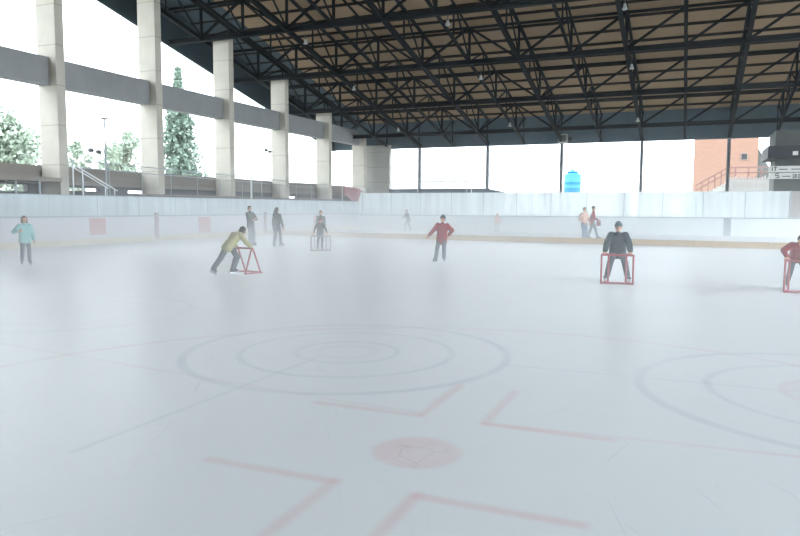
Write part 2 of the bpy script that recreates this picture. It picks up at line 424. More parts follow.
# stand behind the left barrier ---------------------------------------
wl = MB()
wl.box((-27.9, 16.1, 2.92), (-27.25, 56, 3.5))
o = wl.build('wall_left', M['parapet']); tag(o, kind='structure')
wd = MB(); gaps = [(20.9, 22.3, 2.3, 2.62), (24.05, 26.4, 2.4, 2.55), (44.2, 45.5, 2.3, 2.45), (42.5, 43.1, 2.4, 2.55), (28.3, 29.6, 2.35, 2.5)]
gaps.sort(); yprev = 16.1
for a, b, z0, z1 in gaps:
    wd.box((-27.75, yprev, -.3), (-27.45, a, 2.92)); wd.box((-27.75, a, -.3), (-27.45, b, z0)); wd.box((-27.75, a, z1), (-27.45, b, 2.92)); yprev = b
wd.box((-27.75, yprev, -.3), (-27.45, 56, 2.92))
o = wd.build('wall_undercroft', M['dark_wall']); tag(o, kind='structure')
r = empty('bleacher', (-25.3, 38, -.26)); tag(r, 'long grey stepped spectator stand behind the left barrier', 'bleacher')
for k, (x, z) in enumerate(((-24.95, 1.55), (-25.3, 1.95), (-25.65, 2.3))):
    MB().box((x-.16, 27, z-.07), (x+.16, 48.5, z)).build('bench_plank', M['bench'], r)
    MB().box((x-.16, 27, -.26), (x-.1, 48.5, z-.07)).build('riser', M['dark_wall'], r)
r = empty('walkway', (-26, 30, 2.2)); tag(r, 'narrow concrete walkway slab running along the colonnade behind the stand', 'walkway')
MB().box((-27.4, 16.1, 2.66), (-27.2, 53.9, 2.9)).build('slab', M['parapet'], r)
for k in range(8):
    yy = 20.4 + k*1.15
    if not 22.5 < yy < 23.6: MB().box((-25.9, yy, -.26), (-25.84, yy+.08, 2.9)).build('support_post', M['rail_paint'], r)
    if k == 3: break
MB().box((-27.3, 16.1, 2.72), (-25.8, 22.7, 2.9)).build('landing_slab', M['parapet'], r)

r = empty('walkway_railing', (-25.85, 22.9, 1.5)); tag(r, 'thin grey pipe railing crossing in front of the concrete pillars', 'railing')
for z, za in ((3.74, 3.4), (3.42, 3.1)):
    MB().tube((-25.92, 23.3, z), (-25.92, 47.5, za), .022).build('rail_pipe', M['rail_paint'], r)
yy = 23.4
while yy < 47.4:
    f = (yy-23.3)/24.2
    MB().tube((-25.92, yy, -.26), (-25.92, yy, 3.74-.34*f), .024).build('upright', M['rail_paint'], r); yy += 2.15
for k, xx in enumerate((-25.2, -24.75)):
    r = empty('stair_handrail', (xx, 22.8, 2.2)); tag(r, 'white sloping stair handrail right of the first pillar, %s' % ('the upper one' if k == 0 else 'the lower one nearer the rink'), 'handrail', 'white stair handrails')
    dy = k*.1; dz = -.0 if k == 0 else -.12
    MB().tube((xx, 22.6+dy, 3.45+dz), (xx, 24.75+dy, 2.5+dz), .03).build('rail_pipe', M['white_metal'], r)
    for q in (0.08, .92):
        MB().tube((xx, 22.6+dy+2.15*q, -.26), (xx, 22.6+dy+2.15*q, 3.45+dz-.95*q), .025).build('upright', M['white_metal'], r)

def lamp_post(x, y, top, r0, mat, label, head):
    r = empty('lamp_post', (x, y, -.26)); tag(r, label, 'lamp post')
    MB().tube((x, y, -.26), (x, y, top), r0, 8, r0*.7).build('pole', mat, r)
    if head:
        MB().tube((x, y-.14, top), (x, y+.14, top), .02).build('cross_arm', mat, r)
        for k in (-1, 1): MB().box((x-.06, y+k*.12-.06, top-.06), (x+.06, y+k*.12+.06, top+.02)).build('lamp_head', M['dark_metal'], r, bevel=.01)
lamp_post(-25.3, 24.75, 5.75, .05, M['rail_paint'], 'thin grey lamp post with a small head between the first two pillars', True)
lamp_post(-25.0, 35.95, 5.1, .07, M['pale_pole'], 'plain pale pole standing behind the woman with folded arms', False)
def flood(x, y, z, label):
    r = empty('outdoor_floodlight', (x, y, -.26)); tag(r, label, 'floodlight', 'twin floodlights outside the colonnade')
    MB().tube((x, y, -.26), (x, y, z), .02).build('pole', M['pale_pole'], r)
    MB().tube((x, y-.28, z), (x, y+.28, z-.05), .03).build('cross_arm', M['dark_metal'], r)
    for k in (-1, 1):
        MB().box((x-.12, y+k*.27-.12, z-.13-.06*(k > 0)), (x+.1, y+k*.27+.12, z+.1-.06*(k > 0))).build('lamp_head', M['dark_metal'], r, bevel=.05)
flood(-30, 28.6, 4.7, 'small dark twin floodlight seen between the first and second pillars')
flood(-30, 45.4, 6.0, 'tiny dark twin floodlight seen beside the fourth pillar')
r = empty('red_tarpaulin', (-25.5, 51, 1.2)); tag(r, 'haze-greyed red tarpaulin hung over the end of the stand by the corner', 'tarpaulin')
sheet = MB(); vs = []; n = 14
for j in range(n+1):
    for i in range(n+1):
        u, v = i/n, j/n
        yy = 48.9 + 3.9*u; zt = 3.36 - .3*u*u; zbm = 2.7 - 1.15*u
        vs.append((-25.4 + .09*math.sin(9*u+2*v), yy, zbm + (zt-zbm)*v))
sheet.add(vs, [(j*(n+1)+i, j*(n+1)+i+1, (j+1)*(n+1)+i+1, (j+1)*(n+1)+i) for j in range(n) for i in range(n)], True)
o = sheet.build('sheet', M['red_banner'], r); so = o.modifiers.new('thick', 'SOLIDIFY'); so.thickness = .02
MB().tube((-25.44, 48.8, 3.4), (-25.44, 52.9, 3.1), .03).build('top_rope', M['pale_pole'], r)
for yy in (48.9, 52.8): MB().tube((-25.44, yy, -.26), (-25.44, yy, 3.35), .03).build('support_pole', M['pale_pole'], r)

# rink barriers --------------------------------------------------------
def strip(y0, y1, dx0, dx1, z0, z1):
    a, b = LX(y0), LX(y1)
    return MB().prism([(a+dx0, y0, z0), (a+dx1, y0, z0), (b+dx1, y1, z0), (b+dx0, y1, z0)], (0, 0, z1-z0))
LED, GT = 1.25, 2.1
r = empty('rink_barrier', (LX(30), 30, 0)); tag(r, 'long lilac grey rink barrier on the left with low scuffed plexiglass on top', 'rink barrier')
Y0 = 6.0
strip(Y0, FY-.1, -.1, 0, .0, LED-.06).build('board_panel', M['board_left'], r)
tag(strip(Y0, FY-.1, 0, .025, .0, .26).build('kick_strip', M['yellow_left'], r), 'dull yellow kick strip')
strip(Y0, FY-.1, -.16, .05, LED-.06, LED).build('ledge', M['ledge'], r)
yy = Y0
while yy < FY-.2:
    y1 = min(yy+2.4, FY-.12)
    strip(yy+.03, y1-.03, -.06, -.045, LED+.001, GT).build('glass_panel', M['pane_left'], r)
    strip(yy-.02, yy+.02, -.075, -.03, LED, GT).build('glass_post', M['pale_pole'], r)
    yy += 2.4
strip(Y0, FY-.1, -.075, -.03, GT, GT+.03).build('top_trim', M['rail_paint'], r)
for ya, yb_, z0, z1 in ((22.3, 23.15, .42, 1.15), (29.2, 30.1, .3, 1.12), (40.5, 41.4, .3, 1.1)):
    tag(strip(ya, yb_, 0, .02, z0, z1).build('panel_sign', M['pink'], r), 'faded red square panel')
for ya in (17.25, 26.1, 34.9):
    strip(ya, ya+.22, -.0, .05, .1, LED+.12).build('gate_post', M['pink_post'], r)

LED2, GT2 = 1.14, 2.74
r = empty('rink_barrier', (-8, FY, 0)); tag(r, 'pale far rink barrier under a tall band of milky plexiglass', 'rink barrier')
XL = LX(FY)
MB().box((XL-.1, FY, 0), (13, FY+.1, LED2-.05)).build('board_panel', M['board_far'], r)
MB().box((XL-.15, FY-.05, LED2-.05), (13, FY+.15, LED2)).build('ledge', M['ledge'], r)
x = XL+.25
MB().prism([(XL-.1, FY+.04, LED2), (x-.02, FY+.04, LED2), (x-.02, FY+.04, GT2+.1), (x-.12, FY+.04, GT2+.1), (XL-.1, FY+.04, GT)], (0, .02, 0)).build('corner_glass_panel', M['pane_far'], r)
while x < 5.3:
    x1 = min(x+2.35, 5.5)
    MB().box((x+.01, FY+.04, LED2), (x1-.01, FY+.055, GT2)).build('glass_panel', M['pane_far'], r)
    MB().box((x-.015, FY+.03, LED2), (x+.015, FY+.065, GT2)).build('glass_post', M['rail_paint'], r)
    x += 2.35
MB().box((5.47, FY+.02, LED2), (5.54, FY+.08, GT2+.03)).build('glass_post', M['rail_paint'], r)
MB().box((1.95, FY-.03, .02), (2.35, FY, LED2-.05)).build('gate_post', M['ledge'], r)
# yellow divider lying across the ice
r = empty('ice_divider', (-8, 33.6, 0)); tag(r, 'low tan yellow divider lying straight across the ice', 'divider')
DA, DB = Vector((-22.95, 34.9, 0)), Vector((9, 32.0, 0))
nseg = 11
for k in range(nseg):
    a = DA.lerp(DB, k/nseg); b = DA.lerp(DB, (k+1)/nseg); e = (b-a).normalized()*.002
    MB().bar(a+e+Vector((0, 0, .14)), b-e+Vector((0, 0, .14)), .16, .27).build('foam_block', M['yellow'], r, bevel=.03)

# white pipe frame standing behind the far glass
r = empty('pipe_frame', (-16.85, 48.2, -.26)); tag(r, 'white pipe goal frame rising above the far plexiglass', 'goal frame')
for xx in (-18.72, -14.96): MB().tube((xx, 48.2, -.26), (xx, 48.2, 3.62), .05).build('upright', M['post'], r)
MB().tube((-18.75, 48.2, 3.62), (-14.93, 48.2, 3.56), .05).build('crossbar', M['post'], r)
MB().path([(-18.72, 48.2, 3.55), (-18.95, 48.6, 3.6), (-18.95, 49.2, -.26)], .035).build('back_stay', M['white_metal'], r)
MB().path([(-14.96, 48.2, 3.55), (-14.75, 48.6, 3.5), (-14.75, 49.2, -.26)], .035).build('back_stay', M['white_metal'], r)

# booth, sign, low block at the right ---------------------------------
r = empty('commentary_booth', (7.5, 52, -.26)); tag(r, 'dark grey booth hanging under the eave at the right edge', 'booth')
MB().box((4.95, 51.2, 5.75), (11, 55, 6.75)).build('upper_wall', M['booth'], r)
MB().box((4.5, 50.6, 4.95), (11, 55, 5.72)).build('canopy', M['booth_dark'], r)
MB().box((5.05, 52, 2.8), (11, 55, 4.95)).build('lower_wall', M['booth'], r)
MB().box((5.05, 53, -.26), (11, 55, 2.8)).build('base_wall', M['booth'], r)
for xx in (5.9, 6.45): MB().box((xx, 50.57, 5.1), (xx+.3, 50.6, 5.35)).build('wall_lamp', M['sign'], r)
r = empty('notice_board', (6.6, 51.9, 3.6)); tag(r, 'white notice board with dark lettering below the booth at the right edge', 'sign')
MB().box((4.72, 51.85, 3.66), (8.6, 51.95, 4.5)).build('board', M['sign'], r)
MB().box((4.72, 51.8, 4.05), (8.6, 51.86, 4.09)).build('middle_rail', M['booth'], r)
def glyph(ch, x, z, w, h, y=51.83, t=.05):
    m = MB()
    segs = {'S': [((1,1),(0,1)),((0,1),(0,.5)),((0,.5),(1,.5)),((1,.5),(1,0)),((1,0),(0,0))], 'I': [((.5,0),(.5,1))], 'T': [((0,1),(1,1)),((.5,0),(.5,1))],
            'a': [((0,.6),(1,.6)),((1,.6),(1,0)),((0,0),(1,0)),((0,.3),(1,.3))], '-': [((0,.5),(1,.5))]}[ch]
    for a, b in segs: m.bar((x+a[0]*w, y, z+a[1]*h), (x+b[0]*w, y, z+b[1]*h), t, .02, up=(0, 1, 0))
    return m
for ch, x, z, w, h in (('I', 4.86, 4.18, .1, .24), ('T', 5.0, 4.18, .18, .24), ('-', 5.3, 4.18, .5, .2), ('-', 6.0, 4.18, .6, .2), ('S', 5.12, 3.74, .2, .26), ('-', 5.5, 3.72, .5, .2), ('a', 6.1, 3.74, .22, .3), ('a', 6.4, 3.74, .22, .3)):
    glyph(ch, x, z, w, h).build('lettering', M['ink'], r)
r = MB().box((5.6, 47.6, -.26), (10, 49, 2.75)).build('concrete_block', M['fence'], bevel=.03); tag(r, 'low lilac grey block past the end of the far plexiglass', 'block', kind='thing')

# outside: brick building, stairs, slat fence, tank --------------------
r = empty('brick_building', (3.6, 92, -.3)); tag(r, 'orange brick building beyond the far side of the rink', 'building')
MB().box((.2, 90, -.3), (7.0, 97, 14)).build('wall', M['brick'], r)
wn = MB().box((5.2, 89.93, 7.35), (5.95, 90.02, 8.15)).build('window_frame', M['bench'], r)
MB().box((5.28, 89.9, 7.43), (5.87, 89.96, 8.07)).build('window_pane', M['ink'], wn, rel=False); wn.children[0].location = -Vector((3.6, 92, -.3)) * 1.0
MB().prism([(7.0, 90.5, 3), (8.6, 90.5, 3), (8.6, 90.5, 5.9), (7.0, 90.5, 8.8)], (0, 5, 0)).build('side_wing', M['booth'], r)
r = empty('outside_stair', (2, 66, -.26)); tag(r, 'outdoor stair with red pipe handrails before the orange building', 'staircase')
st = MB()
for k in range(9):
    st.box((.3+k*.3, 66, -.26), (.3+(k+1)*.3, 67.2, 2.6+k*.17))
st.box((3, 66, -.26), (6.6, 67.2, 4.15)); st.build('steps', M['concrete_wall'], r)
for off in (0, 1.15):
    pts = [(.4, 66+off, 3.75), (2.9, 66+off, 5.25), (6.5, 66+off, 5.25)]
    MB().path(pts, .03).build('handrail', M['red_rail'], r)
    MB().path([(p[0], p[1], p[2]-.45) for p in pts], .03).build('middle_rail', M['red_rail'], r)
    for q in range(6):
        xx = .4+q*.5; zz = 3.75+q*.3; MB().tube((xx, 66+off, zz-1.2), (xx, 66+off, zz), .03).build('baluster', M['red_rail'], r)
    for q in range(4):
        xx = 3.5+q; MB().tube((xx, 66+off, 4.1), (xx, 66+off, 5.25), .03).build('baluster', M['red_rail'], r)
r = empty('slat_fence', (4.4, 62, -.26)); tag(r, 'pale grey fence of upright slats below the red handrails', 'fence')
m = MB(); xx = 2.85
while xx < 6.3:
    m.box((xx, 62, -.26), (xx+.15, 62.04, 4.25+random.uniform(-.1, .12))); xx += .19
m.build('slats', M['fence'], r)
for z in (1.2, 3.6): MB().box((2.8, 62.04, z), (6.35, 62.1, z+.1)).build('fence_rail', M['fence'], r)
r = empty('water_tank', (-11.6, 75, -.26)); tag(r, 'round bright blue plastic water tank with a domed lid, outside', 'tank')
MB().lathe((-11.6, 75, 3.3), [(.86, 0), (.9, .06), (.9, .5), (.93, .53), (.9, .56), (.9, 1.1), (.93, 1.13), (.9, 1.16), (.9, 1.9), (.86, 1.98), (.8, 2.0)], 32).build('tank_body', M['tank'], r)
MB().lathe((-11.6, 75, 5.28), [(.8, 0), (.6, .1), (.42, .16), (.36, .18)], 32).build('shoulder', M['tank'], r)
MB().lathe((-11.6, 75, 5.44), [(.62, 0), (.64, .03), (.6, .16), (.22, .2), (.2, .34), (.1, .36)], 24).build('screw_lid', M['tank'], r)
MB().box((-12.5, 74.1, 3.2), (-10.7, 75.9, 3.3)).build('platform', M['sign'], r)
for sx in (-1, 1):
    for sy in (-1, 1): MB().box((-11.6+sx*.8-.05, 75+sy*.8-.05, -.27), (-11.6+sx*.8+.05, 75+sy*.8+.05, 3.2)).build('leg', M['sign'], r)
MB().tube((-12.7, 74.6, 5.2), (-12.3, 74.7, 5.2), .05).build('inlet_pipe', M['pale_pole'], r)

# trees ------------------------------------------------------------------
def leaf_quad(m, c, s):
    a = Vector((random.gauss(0, 1), random.gauss(0, 1), random.gauss(0, 1))).normalized()
    b = a.cross(Vector((random.gauss(0, 1), random.gauss(0, 1), random.gauss(0, 1)))).normalized()
    a = a*s; b = b*s*.6; c = Vector(c)
    m.add([c-a, c-b, c+a, c+b], [(0, 1, 2, 3)])
def broad_tree(x, y, h, rad, n, label, base=0.3):
    r = empty('broadleaf_tree', (x, y, -.3)); tag(r, label, 'tree')
    cr = MB(); tr = MB()
    tr.tube((x, y, -.3), (x, y, h*.55), rad*.09, 10, rad*.05)
    blobs = []
    for k in range(16):
        a = random.uniform(0, 2*PI); q = math.sqrt(random.random())*rad*.75; zz = h*(base + (1-base)*random.uniform(.12, .92))
        fall = math.sqrt(max(.1, 1 - ((zz/h - .62)/.5)**2))
        p = Vector((x+math.cos(a)*q*fall, y+math.sin(a)*q*fall, zz)); br = rad*random.uniform(.25, .42); blobs.append((p, br))
        tr.tube((x, y, h*random.uniform(.25, .5)), p, rad*.03, 6, rad*.01)
    blobs.append((Vector((x, y, h*.85)), rad*.45))
    for _ in range(n):
        p, br = random.choice(blobs)
        d = Vector((random.gauss(0, 1), random.gauss(0, 1), random.gauss(0, 1))).normalized()
        leaf_quad(cr, p + d*br*random.uniform(.55, 1.0), random.uniform(.13, .3)*max(1, rad/4.5))
    tr.build('trunk', M['bark'], r); cr.build('crown', M['leaf_hazed'], r)
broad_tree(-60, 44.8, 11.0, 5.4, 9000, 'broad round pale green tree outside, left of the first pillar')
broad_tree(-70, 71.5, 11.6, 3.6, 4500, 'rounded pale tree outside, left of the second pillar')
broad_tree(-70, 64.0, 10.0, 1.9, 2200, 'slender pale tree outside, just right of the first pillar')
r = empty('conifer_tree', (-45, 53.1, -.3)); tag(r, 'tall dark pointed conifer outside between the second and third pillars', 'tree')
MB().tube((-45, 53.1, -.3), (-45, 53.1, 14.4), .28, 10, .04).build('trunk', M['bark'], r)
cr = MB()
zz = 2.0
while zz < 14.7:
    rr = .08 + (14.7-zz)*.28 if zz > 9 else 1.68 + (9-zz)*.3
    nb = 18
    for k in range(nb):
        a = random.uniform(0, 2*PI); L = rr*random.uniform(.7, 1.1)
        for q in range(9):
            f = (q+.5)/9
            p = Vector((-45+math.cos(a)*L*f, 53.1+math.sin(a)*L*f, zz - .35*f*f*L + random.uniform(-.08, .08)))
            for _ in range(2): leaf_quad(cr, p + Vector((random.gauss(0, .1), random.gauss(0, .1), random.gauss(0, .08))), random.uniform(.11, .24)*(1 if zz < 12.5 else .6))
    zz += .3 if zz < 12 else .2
cr.build('needles', M['conifer_hazed'], r)

# ------------------------------------------------------------------ people
DG = None
def hull(m, balls, n=10):
    """append the convex hull of spheres [(p, r), ...] to the MB m"""
    bm = bmesh.new()
    for p, r_ in balls:
        p = Vector(p)
        for j in range(0, n//2+1):
            t = PI*j/(n//2)
            for i in range(n if 0 < j < n//2 else 1):
                a = 2*PI*i/n
                bm.verts.new(p + Vector((math.sin(t)*math.cos(a), math.sin(t)*math.sin(a), math.cos(t)))*r_)
    res = bmesh.ops.convex_hull(bm, input=bm.verts)
    used = set(v for f in bm.faces for v in f.verts)
    bm.verts.index_update(); idx = {}
    vs = []
    for v in bm.verts:
        if v in used: idx[v] = len(vs); vs.append(v.co.copy())
    m.add(vs, [tuple(idx[v] for v in f.verts) for f in bm.faces], True)
    bm.free()
def fuse(m, name, mat, parent, vox, smooth=4, extra=None):
    """one continuous surface out of overlapping volumes"""
    me = bpy.data.meshes.new(name + '_raw'); me.from_pydata([tuple(v) for v in m.v], [], m.f); me.update()
    o = bpy.data.objects.new(name + '_raw', me); COL.objects.link(o)
    rm = o.modifiers.new('r', 'REMESH'); rm.mode = 'VOXEL'; rm.voxel_size = vox; rm.use_smooth_shade = True
    sm = o.modifiers.new('s', 'SMOOTH'); sm.factor = .5; sm.iterations = smooth
    dg = bpy.context.evaluated_depsgraph_get(); dg.update()
    fin = bpy.data.meshes.new_from_object(o.evaluated_get(dg)); fin.name = name
    bpy.data.objects.remove(o); bpy.data.meshes.remove(me)
    fin.materials.clear(); fin.materials.append(mat)
    fin.polygons.foreach_set('use_smooth', [True]*len(fin.polygons))
    q = bpy.data.objects.new(name, fin); COL.objects.link(q); q.parent = parent
    return q
def ik(a, c, l1, l2, pole):
    a = Vector(a); c = Vector(c); d = c - a; L = d.length
    if L > (l1+l2)*.998: c = a + d.normalized()*(l1+l2)*.998; d = c - a; L = d.length
    x = (l1*l1 - l2*l2 + L*L)/(2*L); h = math.sqrt(max(0, l1*l1 - x*x))
    u = d.normalized(); pole = Vector(pole); v = (pole - u*pole.dot(u)).normalized()
    return a + u*x + v*h, c

def cloth(name, col, var=.15):
    return simple(name, col, .85, 0, var, 6, .35)

def person(label, loc, heading, H, pose, look):
    """local frame: x to the figure's right, y forward, z up; heading is the world angle of y"""
    u = H
    root = empty('person', (loc[0], loc[1], 0), heading - PI/2); tag(root, label, 'person')
    SK = .075 if look.get('skates', True) else .0       # boot sole above the ice
    T = Vector(pose.get('torso', (0, .05, 1))).normalized()
    side = Vector(pose.get('side', (1, 0, 0))); side = (side - T*side.dot(T)).normalized()
    fwd = T.cross(side) * -1; fwd = side.cross(T) * -1 if fwd.dot(Vector((0, 1, 0.01))) < 0 else fwd
    hip = Vector((pose.get('hx', 0), pose.get('hy', 0), SK + u*pose.get('hz', .525)))
    sh = hip + T*u*.285
    N = Vector(pose.get('neck', tuple(T))).normalized()
    neck = sh + T*u*.02; headc = sh + N*u*(.125 if H > 1.45 else .135)
    hf = Vector(pose.get('face', (0, 1, 0))).normalized()
    hu = (N - hf*N.dot(hf)).normalized(); hs = hf.cross(hu)
    hk = u*(.068 if H > 1.45 else .078)                # half head height
    fem = look.get('female', False)
    sw = u*(.098 if fem else .108)
    hips = {s: hip + side*s*u*.05 for s in (-1, 1)}
    shs = {s: sh + side*s*sw - T*u*.012 for s in (-1, 1)}
    ank = {}; knee = {}; toe = {}
    for s, key in ((-1, 'footL'), (1, 'footR')):
        f = pose.get(key, (s*.06, 0, 0)); a = Vector((f[0]*u, f[1]*u, SK + u*.045 + (f[2]*u if len(f) > 2 else 0)))
        kp = pose.get('kneeL' if s < 0 else 'kneeR', (s*.1, 1, .1))
        knee[s], ank[s] = ik(hips[s], a, u*.245, u*.245, kp)
        td = Vector(pose.get('toeL' if s < 0 else 'toeR', (s*.25, 1, 0))).normalized(); toe[s] = td
    elb = {}; wri = {}
    for s, key in ((-1, 'handL'), (1, 'handR')):
        h = pose.get(key, (s*.15, .04, .46)); w = Vector((h[0]*u, h[1]*u, h[2]*u + SK))
        ep = pose.get('elbowL' if s < 0 else 'elbowR', (s*.6, -.8, -.2))
        elb[s], wri[s] = ik(shs[s], w, u*.17, u*.15, ep)
    # body
    b = MB()
    hull(b, [(hip + side*s*u*.045 + Vector((0, 0, -.01*u)), u*.056) for s in (-1, 1)] + [(hip + T*u*.11 + side*s*u*.035, u*.05) for s in (-1, 1)])
    hull(b, [(hip + T*u*.1 + side*s*u*.035, u*.05) for s in (-1, 1)] + [(hip + T*u*.235 + side*s*u*.05, u*.052) for s in (-1, 1)] + [(shs[s] - side*s*u*.03, u*.034) for s in (-1, 1)])
    hull(b, [(neck - T*u*.02, u*.032), (headc - hu*hk*.6, u*.027)])
    for s in (-1, 1):
        hull(b, [(hips[s], u*.05), (knee[s], u*.033)]); hull(b, [(knee[s], u*.033), (knee[s].lerp(ank[s], .35) - hf*0, u*.033), (ank[s], u*.021)])
        hull(b, [(ank[s], u*.021), (ank[s] - Vector((0, 0, u*.025)) + toe[s]*u*.07, u*.016)])
        hull(b, [(shs[s], u*.033), (elb[s], u*.024)]); hull(b, [(elb[s], u*.024), (wri[s], u*.016)])
        # hand: palm, four fingers of unequal length with two bends, thumb from the side of the palm
        d = (wri[s] - elb[s]).normalized()
        g = pose.get('gripL' if s < 0 else 'gripR')
        d2 = Vector(g).normalized() if g else d
        pn = Vector(pose.get('palm', (-s*.7, .3, -.2))); pn = (pn - d2*pn.dot(d2)).normalized(); ac = d2.cross(pn)
        k = u*.1
        palm0 = wri[s] + d2*k*.12
        pk = [palm0 + ac*k*c_ + d2*k*.42 for c_ in (-.2, .2)]
        hull(b, [(palm0 + ac*k*c_, k*.1) for c_ in (-.13, .13)] + [(p_, k*.1) for p_ in pk])
        curl = 1.15 if g else .45
        for fi, (off, ln) in enumerate(((-.27, .42), (-.09, .5), (.09, .48), (.27, .36))):
            p0 = palm0 + ac*k*off + d2*k*.42; dd = d2.copy(); r_ = k*.085
            for q, fr in enumerate((.45, .32, .25)):
                dd = (Quaternion(ac, curl*(.5 if q == 0 else .8)) @ dd) if (Quaternion(ac, .3) @ d2).dot(pn) > d2.dot(pn) else (Quaternion(ac, -curl*(.5 if q == 0 else .8)) @ dd)
                p1 = p0 + dd*k*ln*fr*1.05; hull(b, [(p0, r_), (p1, r_*.9)], 8); p0 = p1; r_ *= .92
        tb = palm0 - ac*k*.2*1 + d2*k*.08
        t1 = tb + (d2*.6 - ac*.6 + pn*.5).normalized()*k*.28; t2 = t1 + (d2*.8 - ac*.1 + pn*.6).normalized()*k*.22
        hull(b, [(tb, k*.11), (t1, k*.09)], 8); hull(b, [(t1, k*.09), (t2, k*.075)], 8)
    # head
    hp = lambda x_, y_, z_: headc + hs*x_*hk + hf*y_*hk + hu*z_*hk
    hull(b, [(hp(0, -.12, .28), hk*.72), (hp(0, .12, .22), hk*.66)])
    hull(b, [(hp(0, .1, .1), hk*.62), (hp(0, .38, -.72), hk*.2), (hp(.2, .2, -.6), hk*.2), (hp(-.2, .2, -.6), hk*.2)])
    hull(b, [(hp(0, .68, .12), hk*.07), (hp(0, .9, -.2), hk*.1)]); hull(b, [(hp(-.3, .62, .2), hk*.09), (hp(.3, .62, .2), hk*.09)])
    for s in (-1, 1): hull(b, [(hp(s*.68, -.05, .12), hk*.11), (hp(s*.66, -.02, -.2), hk*.08)])
    vox = max(.006, u*.0056)
    body = fuse(b, 'body', look.get('skin', M['skin']), root, vox, 3)
    e = MB()
    for s in (-1, 1): e.ball(hp(s*.27, .7, .04), hk*.1, 8, 6)
    e.build('eyes', M['eye'], body, rel=False)
    mth = MB(); mth.ball(hp(0, .6, -.5), hk*.14, 10, 6, (1.4, .6, .4)); mth.build('mouth', M['lip'], body, rel=False)
    # jacket
    jr = look.get('bulk', 1.0); hem = look.get('hem', .04)
    j = MB()
    lowc = hip - T*u*hem
    hull(j, [(lowc + side*s*u*.048, u*.066*jr) for s in (-1, 1)] + [(hip + T*u*.11 + side*s*u*.04, u*.062*jr) for s in (-1, 1)])
    hull(j, [(hip + T*u*.1 + side*s*u*.04, u*.062*jr) for s in (-1, 1)] + [(hip + T*u*.225 + side*s*u*.052, u*.066*jr) for s in (-1, 1)] + [(shs[s] - side*s*u*.022, u*.042) for s in (-1, 1)])
    for s in (-1, 1):
        hull(j, [(shs[s], u*.046*jr), (elb[s], u*.037*jr)]); cuff = elb[s].lerp(wri[s], .93)
        hull(j, [(elb[s], u*.037*jr), (elb[s].lerp(wri[s], .6), u*.033*jr), (cuff, u*.027*jr)])
    hull(j, [(neck - T*u*.015, u*.048), (neck + N*u*.02, u*.04)])
    jk = fuse(j, 'jacket', look['jacket'], root, .011, 4)
    if look.get('patch'):                              # pale shoulder patches
        pm = MB()
        for s in (-1, 1):
            c0 = shs[s] + fwd*u*.0 ; pm.ball(shs[s].lerp(elb[s], .12) + hf*u*.03 + T*u*.02, u*.026, 10, 8, (1.3, .8, .8))
        pm.build('shoulder_patch', look['patch'], jk, rel=False)
    # trousers
    tm = MB(); tr = look.get('leg', 1.0)
    hull(tm, [(hip + side*s*u*.045, u*.06) for s in (-1, 1)] + [(hip + T*u*.05 + side*s*u*.04, u*.054) for s in (-1, 1)])
    for s in (-1, 1):
        low = ank[s] - Vector((0, 0, u*.006))
        hull(tm, [(hips[s] - Vector((0, 0, u*.005)), u*.06), (knee[s], u*.044*tr)]); hull(tm, [(knee[s], u*.044*tr), (knee[s].lerp(low, .5), u*.04*tr), (low, u*.038*tr)])
    fuse(tm, 'trousers', look['trousers'], root, .011, 4)
    # skates
    for s in (-1, 1):
        a = ank[s]; td = Vector((toe[s].x, toe[s].y, 0)).normalized(); up = Vector((0, 0, 1))
        if len(pose.get('footL' if s < 0 else 'footR', ())) > 2 and pose['footL' if s < 0 else 'footR'][2] > .02:
            td = (td - up*.45).normalized(); up = td.cross(Vector((0, 0, 1)).cross(td)).normalized(); up = up if up.z > 0 else -up
        sole = a - up*u*.045
        k = MB()
        hull(k, [(sole - td*u*.03 + up*u*.025, u*.026), (sole + td*u*.085 + up*u*.02, u*.022), (sole + td*u*.03 + up*u*.035, u*.026)])
        hull(k, [(a - td*u*.005, u*.03), (a + up*u*.05, u*.034), (sole + up*u*.03, u*.028)])
        sk = fuse(k, 'ice_skate', look.get('boot', M['black']), root, .008, 3)
        if SK:
            bl = MB(); bl.bar(sole - td*u*.055 - up*(SK-.01)*.5, sole + td*u*.11 - up*(SK-.01)*.5, .006, SK-.01, up)
            for q in (-.03, .07): bl.bar(sole + td*u*q, sole + td*u*q - up*(SK*.6), .02, .03, td)
            bl.build('blade', M['blade'], sk, rel=False)
    # hair / cap
    hm = MB(); kind = look.get('hair', 'short')
    hull(hm, [(hp(0, -.18, .34), hk*.76), (hp(0, .02, .42), hk*.68)])
    for s in (-1, 1): hull(hm, [(hp(s*.5, -.1, .3), hk*.3), (hp(s*.5, -.22, -.1), hk*.26)])
    hull(hm, [(hp(-.3, -.42, -.3), hk*.34), (hp(.3, -.42, -.3), hk*.34), (hp(0, -.3, .2), hk*.5)])
    if kind == 'bob':
        for s in (-1, 1): hull(hm, [(hp(s*.58, -.05, .2), hk*.38), (hp(s*.66, .05, -.85), hk*.28), (hp(s*.3, -.5, -.85), hk*.32)])
        hull(hm, [(hp(-.3, -.5, -.8), hk*.3), (hp(.3, -.5, -.8), hk*.3), (hp(0, -.4, 0), hk*.5)])
    if kind == 'long':
        dn = Vector((0, 0, -1))
        for s in (-1, 0, 1):
            hull(hm, [(hp(s*.45, -.35, .2), hk*.42), (sh + side*s*u*.05 - fwd*u*.065 + T*u*.02, hk*.34), (sh + side*s*u*.04 - fwd*u*.07 - T*u*.13, hk*.2)])
    fuse(hm, 'hair', look.get('haircol', M['hair_dark']), root, .008, 3)
